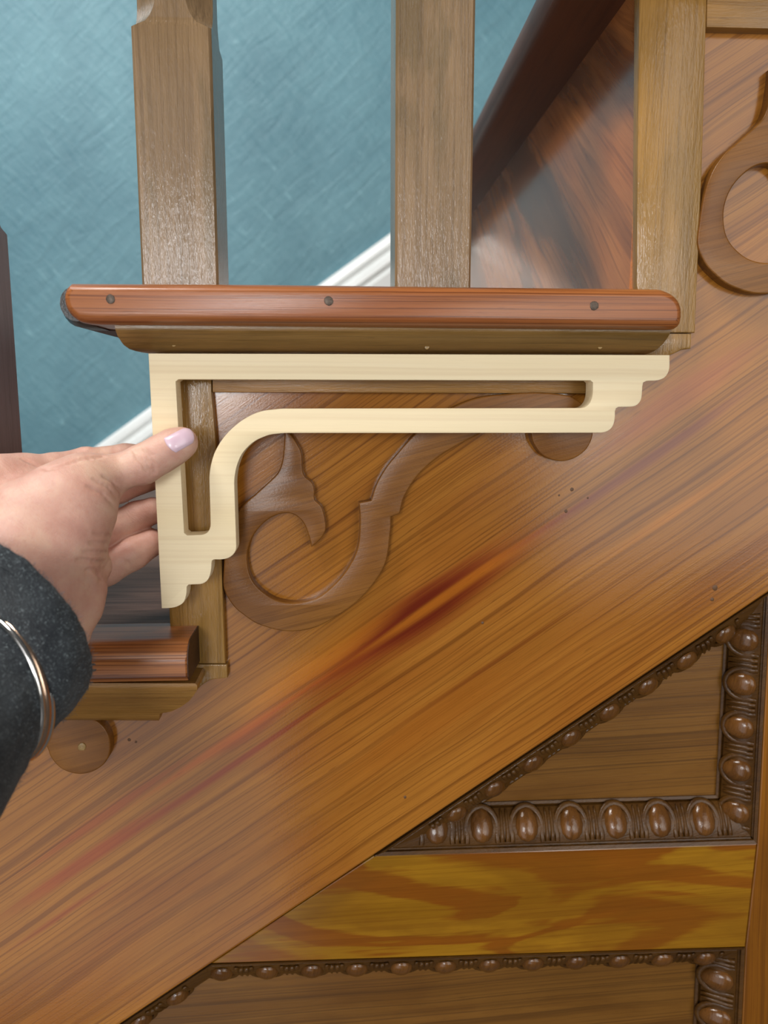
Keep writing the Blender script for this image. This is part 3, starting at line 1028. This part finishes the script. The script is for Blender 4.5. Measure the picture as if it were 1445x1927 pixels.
THUMB = [(343, 833, -31.2, 7.3), (326, 841, -31.5, 8.2), (300, 856, -32.5, 8.5), (268, 874, -34.5, 8.9), (226, 888, -37, 8.1), (196, 896, -40, 8.9), (165, 908, -44, 11.5), (130, 938, -50, 16.0)]
PALM = [[(165, 908, -44, 11.0), (144, 948, -50, 16.8), (127, 998, -56, 16.6), (112, 1048, -60, 16.0), (94, 1110, -64, 17.5)],
        [(130, 938, -50, 16), (70, 985, -56, 20), (36, 1060, -68, 21), (14, 1150, -82, 18)],
        [(45, 896, -30, 9.2), (0, 905, -38, 11), (-50, 930, -46, 13), (-26, 1030, -62, 16)],
        [(45, 905, -28, 10), (70, 960, -38, 15), (60, 1030, -52, 20)],
        [(166, 1108, -57, 7.6), (152, 1148, -62, 7.2), (125, 1180, -68, 12)],
        [(112, 1060, -45, 14), (106, 1120, -58, 15.5), (14, 1190, -86, 17)],
        [(184, 1066, -44, 6.0), (150, 1040, -48, 11)]]
FINGERS = [[(45, 896, -30, 9.2), (100, 885, -22, 8.2), (158, 874, -14, 7.9), (236, 863, -6, 7.3), (286, 861, -4.5, 6.6)],
           [(60, 975, -26, 9), (150, 944, -14, 8), (222, 921, -2, 7.0), (286, 899, 2.0, 6.4)],
           [(80, 1045, -36, 10), (170, 1011, -17, 8.6), (222, 989, -6, 8.0), (259, 971, -3, 7.5), (288, 961, -3.2, 7.0)],
           [(120, 1100, -40, 10), (160, 1087, -26, 9.3), (199, 1068, -16, 9.0), (249, 1041, -9, 8.5), (284, 1021, -5, 7.4)]]


def chain_sdf(X, Y, Zz, chain, k=2.5):
    d = None
    pts = [(H(a, b, y), r) for a, b, y, r in chain]
    for (A, ra), (B, rb) in zip(pts, pts[1:]):
        ba = B-A
        L2_ = float(ba @ ba)
        t = ((X-A[0])*ba[0]+(Y-A[1])*ba[1]+(Zz-A[2])*ba[2])/L2_
        np.clip(t, 0, 1, out=t)
        e = np.sqrt((X-A[0]-t*ba[0])**2+(Y-A[1]-t*ba[1])**2+(Zz-A[2]-t*ba[2])**2)-(ra+(rb-ra)*t)
        d = e if d is None else np.minimum(d, e) if k == 0 else smin(d, e, k)
    return d


def smin(a, b, k):
    h = np.clip(0.5+0.5*(b-a)/k, 0, 1)
    return b+(a-b)*h-k*h*(1-h)


def smax(a, b, k):
    return -smin(-a, -b, k)


BUMP = []
CARVE = []           # capsules filled in after a first surface is known


def hand_sdf(X, Y, Zz):
    palm = None
    for c in PALM:
        e = chain_sdf(X, Y, Zz, c, 6)
        palm = e if palm is None else smin(palm, e, 9 if c is not PALM[4] else 3.5)
    th = chain_sdf(X, Y, Zz, THUMB, 3)
    d = smin(palm, th, 7)
    fg = None
    for c in FINGERS:
        e = chain_sdf(X, Y, Zz, c, 2)
        fg = e if fg is None else smin(fg, e, 1.6)
    d = smin(d, fg, 3.5)
    for (A, B, r) in BUMP:
        ba = B-A
        t = np.clip(((X-A[0])*ba[0]+(Y-A[1])*ba[1]+(Zz-A[2])*ba[2])/float(ba @ ba), 0, 1)
        d = smin(d, np.sqrt((X-A[0]-t*ba[0])**2+(Y-A[1]-t*ba[1])**2+(Zz-A[2]-t*ba[2])**2)-r, 2.2)
    for (A, B, r, k) in CARVE:
        ba = B-A
        t = ((X-A[0])*ba[0]+(Y-A[1])*ba[1]+(Zz-A[2])*ba[2])/float(ba @ ba)
        t = np.clip(t, 0, 1)
        e = np.sqrt((X-A[0]-t*ba[0])**2+(Y-A[1]-t*ba[1])**2+(Zz-A[2]-t*ba[2])**2)-r
        d = smax(d, -e, k)
    return d


CAMP = np.array((0, CAM_Y*1000, 0.0))


def hit(px, py, tmax=420.0):
    """march a measured direction onto the hand surface (mm)"""
    v = H(px, py, 0)-CAMP
    v = v/np.linalg.norm(v)
    t = 230.0
    for _ in range(160):
        q = CAMP+v*t
        d = float(hand_sdf(np.array([q[0]]), np.array([q[1]]), np.array([q[2]]))[0])
        if d < 0.02:
            return q
        t += max(d*0.7, 0.02)
        if t > tmax:
            return None
    return q


def grad(q):
    e = 0.3
    g_ = []
    for i in range(3):
        a, b = q.copy(), q.copy()
        a[i] += e
        b[i] -= e
        g_.append(float(hand_sdf(*[np.array([c]) for c in a])[0]-hand_sdf(*[np.array([c]) for c in b])[0]))
    g_ = np.array(g_)
    return g_/(np.linalg.norm(g_)+1e-9)


# nail surface first (on the uncarved hand)
def nail_grid():
    lo = [(1112, 160), (1128, 190), (1148, 217), (1170, 242), (1196, 262)]       # cuticle, upper to lower
    hi = [(1246, 91), (1292, 101), (1314, 132), (1320, 165), (1312, 196)]       # free edge
    pts = []
    for i in range(13):
        s = i/12
        row = []
        for j in range(11):
            t = j/10
            f = t*4
            k = min(3, int(f))
            f -= k
            a = (lo[k][0]+(lo[k+1][0]-lo[k][0])*f, lo[k][1]+(lo[k+1][1]-lo[k][1])*f)
            b = (hi[k][0]+(hi[k+1][0]-hi[k][0])*f, hi[k][1]+(hi[k+1][1]-hi[k][1])*f)
            bow = -14*math.sin(math.pi*t)*(1-s)*0.6
            row.append(Z(a[0]+(b[0]-a[0])*s+bow, a[1]+(b[1]-a[1])*s-bow*.3))
        pts.append(row)
    return pts


nv, nf = [], []
G_ = nail_grid()
good = None
for i, row in enumerate(G_):
    for j, (a, b) in enumerate(row):
        q = hit(a, b)
        if q is None or q[1] > -24:
            q = good
        good = q
        g_ = grad(q)
        edge = min(j, 10-j)/2.0
        nv.append((q+g_*(0.15+0.45*min(1, edge)*min(1, (i+.5)/2)))*0.001)
m_ = 11
for i in range(len(G_)-1):
    for j in range(m_-1):
        nf.append((i*m_+j, i*m_+j+1, (i+1)*m_+j+1, (i+1)*m_+j))
# wrinkles: (zoomed polyline, radius, blend)
WR = [([(905, 245), (950, 275), (1000, 330), (1030, 400)], .75, 1.0), ([(945, 235), (1000, 275), (1045, 340), (1055, 400)], .7, 1.0), ([(915, 285), (965, 330), (1000, 390)], .6, 1.0),
      ([(985, 235), (1040, 280)], .4, .8),
      ([(700, 420), (770, 460), (825, 530)], .55, 1.2), ([(640, 440), (740, 500), (815, 590)], .5, 1.2), ([(600, 490), (700, 540), (790, 640)], .5, 1.2),
      ([(640, 806), (700, 818), (775, 836)], .3, 1.5), ([(615, 872), (680, 880), (755, 890)], .35, 1.5), ([(570, 938), (640, 936), (730, 942)], .3, 1.5),
      ([(530, 990), (600, 992), (705, 1008)], .4, 1.5), ([(590, 1060), (640, 1055), (690, 1115)], .6, 1.2),
      ([(860, 990), (885, 1030)], .4, .8), ([(330, 372), (430, 345), (560, 300), (700, 285)], .7, 1.4), ([(150, 300), (240, 340), (320, 372)], .5, 1.2)]
nb = []
for line in ([(620, 1060), (640, 1120), (650, 1180)], [(560, 230), (590, 232)], [(600, 232), (640, 236)]):
    qs = []
    for a, b in line:
        q = hit(*Z(a, b))
        if q is not None:
            qs.append(q-grad(q)*1.5)
    nb += [(q0_, q1_, 1.65) for q0_, q1_ in zip(qs, qs[1:]) if np.linalg.norm(q0_-q1_) < 30]
BUMP.extend(nb)
tmp = []
for line, r_, k_ in WR:
    prev = None
    for (a, b), (c_, e_) in zip(line, line[1:]):
        for s in (0, .34, .67, 1.0):
            q = hit(*Z(a+(c_-a)*s, b+(e_-b)*s))
            if q is not None and prev is not None and 0.05 < np.linalg.norm(q-prev) < 12:
                tmp.append((prev, q, r_, k_))
            prev = q
CARVE_ALL = tmp


def surface_nets(F, org, h):
    nx, ny, nz = F.shape
    neg = F < 0
    corners = [(i, j, k) for i in (0, 1) for j in (0, 1) for k in (0, 1)]
    cnt = np.zeros((nx-1, ny-1, nz-1), np.int8)
    for i, j, k in corners:
        cnt += neg[i:nx-1+i, j:ny-1+j, k:nz-1+k]
    cells = np.argwhere((cnt > 0) & (cnt < 8))
    idx = -np.ones(cnt.shape, np.int64)
    idx[tuple(cells.T)] = np.arange(len(cells))
    acc = np.zeros((len(cells), 3))
    num = np.zeros(len(cells))
    for a in range(8):
        for b in range(a+1, 8):
            ca, cb = np.array(corners[a]), np.array(corners[b])
            if np.abs(ca-cb).sum() != 1:
                continue
            fa = F[tuple((cells+ca).T)]
            fb = F[tuple((cells+cb).T)]
            mk = (fa < 0) != (fb < 0)
            t = np.where(mk, fa/(fa-fb+1e-12), 0)
            acc += mk[:, None]*(ca+(cb-ca)*t[:, None])
            num += mk
    V = (cells+acc/num[:, None])*h+org
    quads = []
    for ax in range(3):
        sl = [slice(None)]*3
        sl2 = [slice(None)]*3
        sl[ax] = slice(0, -1)
        sl2[ax] = slice(1, None)
        e = np.argwhere(neg[tuple(sl)] != neg[tuple(sl2)])
        b, c = [(1, 2), (2, 0), (0, 1)][ax]
        ok = (e[:, b] > 0) & (e[:, c] > 0) & (e[:, b] < F.shape[b]-1) & (e[:, c] < F.shape[c]-1)
        e = e[ok]
        s = neg[tuple(e.T)]
        ub, uc = np.eye(3, dtype=int)[b], np.eye(3, dtype=int)[c]
        q = np.stack([idx[tuple((e-ub-uc).T)], idx[tuple((e-uc).T)], idx[tuple(e.T)], idx[tuple((e-ub).T)]], 1)
        q[~s] = q[~s][:, ::-1]
        quads.append(q)
    Q = np.concatenate(quads)
    Q = Q[(Q >= 0).all(1)]
    return V, Q


def build_hand():
    allp = [(H(a, b, y), r) for c in [THUMB]+PALM+FINGERS for a, b, y, r in c]
    lo = np.min([p-r for p, r in allp], 0)-3
    hi = np.max([p+r for p, r in allp], 0)+3
    h = 0.7
    n = np.ceil((hi-lo)/h).astype(int)+1
    xs, ys, zs = [lo[i]+h*np.arange(n[i]) for i in range(3)]
    X, Y, Zz = np.meshgrid(xs, ys, zs, indexing='ij')
    F = hand_sdf(X, Y, Zz)
    near = np.abs(F) < 3.0
    # wrinkles only near the surface
    nx_, ny_, nz_ = X[near], Y[near], Zz[near]
    d = F[near]
    for (A, B, r, k) in CARVE_ALL:
        ba = B-A
        mx = np.where((np.abs(nx_-A[0]) < 9) & (np.abs(ny_-A[1]) < 9) & (np.abs(nz_-A[2]) < 9))[0]
        if not len(mx):
            continue
        qx, qy, qz = nx_[mx], ny_[mx], nz_[mx]
        t = np.clip(((qx-A[0])*ba[0]+(qy-A[1])*ba[1]+(qz-A[2])*ba[2])/float(ba @ ba), 0, 1)
        e = np.sqrt((qx-A[0]-t*ba[0])**2+(qy-A[1]-t*ba[1])**2+(qz-A[2]-t*ba[2])**2)-r
        d[mx] = smax(d[mx], -e, k)
    F[near] = d
    return surface_nets(F, lo, h)


V_, Q_ = build_hand()
# the forearm ends inside the sleeve
cuff_ = np.array(P(12.6, 1159, -.080))*1000
axis_ = np.array((math.cos(R(43))*math.cos(R(53)), math.sin(R(53)), math.sin(R(43))*math.cos(R(53))))
inside = ((V_-cuff_) @ axis_) < -5.0
Q_ = Q_[~inside[Q_].any(1)]
used = np.unique(Q_)
remap = -np.ones(len(V_), np.int64)
remap[used] = np.arange(len(used))
V_, Q_ = V_[used], remap[Q_]
me = bpy.data.meshes.new('hand')
me.from_pydata((V_*0.001).tolist(), [], Q_.tolist())
me.update()
hand = link('person', fix_normals(me), M_SKIN, None, 180)
wrist = P(-10, 1150, -0.084)
rebase(hand, wrist)
tag(hand, 'person in charcoal wool sleeve, left hand holding the pale bracket between thumb and fingers', 'person')
sm = hand.modifiers.new('smooth', 'SMOOTH')
sm.iterations = 1
sm.factor = 0.4
nail = link('thumb_nail', mesh('thumb_nail', nv, nf), M_POLISH, hand, 180)
sol = nail.modifiers.new('thickness', 'SOLIDIFY')
sol.thickness = 0.0005
sol.offset = -1
sub = nail.modifiers.new('smooth', 'SUBSURF')
sub.levels = sub.render_levels = 1
nail['label'] = 'glossy lilac thumb nail'

# ------------------------------------------------------------------ sleeve: rings of an ellipse facing the hand, loose felt
def ring_pts(px, py, y, r, ang, tilt, n=56, wob=0.0, seed=0):
    """circle of radius r (m) round a measured centre; ang = image angle of the arm axis, tilt = how far the axis turns from the picture plane"""
    c = P(px, py, y)
    ax2 = Vector((math.cos(ang), 0, math.sin(ang)))
    e1 = Vector((-math.sin(ang), 0, math.cos(ang)))
    axis = (ax2*math.cos(tilt)+Vector((0, math.sin(tilt), 0))).normalized()
    e2 = e1.cross(axis).normalized()
    out = []
    for k in range(n):
        t = 2*math.pi*k/n
        rr = r*(1+wob*(math.sin(3*t+seed)*.5+math.sin(5*t+seed*2.1)*.35+math.sin(9*t+seed)*.2))
        out.append(c+e1*(rr*math.cos(t))+e2*(rr*math.sin(t)))
    return out, c, axis


SLEEVE = [  # px, py, y, r, ang(deg), tilt(deg), wobble
    (17, 1154, -0.0785, .0385, 43, 53, .015),
    (15, 1156, -0.0793, .0422, 43, 53, .017),
    (12.6, 1159, -0.080, .0441, 43, 53, .02),
    (8, 1175, -0.083, .0440, 38, 53, .02),
    (2, 1208, -0.087, .0415, 30, 54, .02),
    (-6, 1252, -0.091, .0352, 16, 56, .02),
    (-12, 1292, -0.095, .0303, 5, 58, .008),
    (-30, 1330, -0.103, .0308, 8, 54, .015),
    (-62, 1375, -0.113, .0318, 12, 50, .02),
    (-120, 1450, -0.133, .0340, 15, 46, .03),
    (-210, 1545, -0.159, .0370, 18, 42, .02),
    (-520, 1860, -0.235, .0430, 22, 40, .02),
    (-525, 1865, -0.236, .0010, 22, 40, .0)]
rings = []
for i, (a, b, y, r, an, ti, wb) in enumerate(SLEEVE):
    pts, c, ax = ring_pts(a, b, y, r, R(an), R(ti), wob=wb, seed=1.0+i*0.15)
    rings.append(pts)
# turn the cuff inside so that it has a thick edge
inner = []
for (a, b, y, r, an, ti, wb) in ((0, 1180, -.086, .0385, 38, 53, .015), (16, 1156, -.079, .0378, 43, 53, .015)):
    pts, c, ax = ring_pts(a, b, y, r, R(an), R(ti), wob=wb, seed=1.0)
    inner.append(pts)
me = loft('sleeve', inner+rings, caps=False)
slv = link('coat_sleeve', me, M_WOOL, hand, 180)
slv['label'] = 'charcoal felted wool coat sleeve'
ss = slv.modifiers.new('smooth', 'SUBSURF')
ss.levels = ss.render_levels = 2
tx = bpy.data.textures.new('felt_lumps', 'CLOUDS')
tx.noise_scale = 0.006
dm = slv.modifiers.new('lumps', 'DISPLACE')
dm.texture = tx
dm.texture_coords = 'GLOBAL'
dm.strength = 0.0016
# fuzz of wool fibres
fv, ff = [], []
RG = rings
for _ in range(5200):
    i = random.randrange(0, 8)
    k = random.randrange(56)
    s, t = random.random(), random.random()
    q00, q01, q10, q11 = RG[i][k], RG[i][(k+1) % 56], RG[i+1][k], RG[i+1][(k+1) % 56]
    q = (q00*(1-s)+q01*s)*(1-t)+(q10*(1-s)+q11*s)*t
    c_ = sum((RG[i][j] for j in range(0, 56, 8)), Vector())/7
    nn = (q-c_).normalized()
    d = Vector((random.gauss(0, 1), random.gauss(0, 1), random.gauss(0, 1))).normalized()
    d = (d+nn*0.55).normalized()
    L = random.uniform(.0010, .0026)
    wv = d.cross(nn)
    if wv.length < 1e-3:
        continue
    wv = wv.normalized()*0.00004
    b0 = q+nn*0.0002
    n0 = len(fv)
    fv += [b0-wv, b0+wv, b0+d*L*.6+wv*.8+nn*.0002, b0+d*L+nn*.0001]
    ff += [(n0, n0+1, n0+2), (n0, n0+2, n0+3)]
fz = link('wool_fuzz', mesh('wool_fuzz', fv, ff), M_FUZZ, slv)
fz['kind'] = 'stuff'

# ------------------------------------------------------------------ bangle round the sleeve
bg = thing('bangle', P(-12, 1292, -.095), 'polished silver and rose gold bangle worn round the charcoal sleeve', 'bangle')
for dxp, r, th, mt in ((9.5, .0319, .00125, M_SILVER), (0.0, .0317, .0018, M_GOLD), (-9.5, .0319, .00125, M_SILVER)):
    pts, c, ax = ring_pts(-12+dxp, 1292-dxp*.08, -.095+dxp*.00025, r, R(5), R(58), n=72)
    pts = [Vector(q) for q in pts]
    rg = []
    for k in range(72):
        t = (pts[(k+1) % 72]-pts[k-1]).normalized()
        nn = (pts[k]-c).normalized()
        bb = t.cross(nn)
        rg.append([pts[k]+nn*(th*math.cos(2*math.pi*j/8))+bb*(th*math.sin(2*math.pi*j/8)) for j in range(8)])
    rg.append(rg[0])
    link('band', loft('band', rg, caps=False), mt, bg, 180)
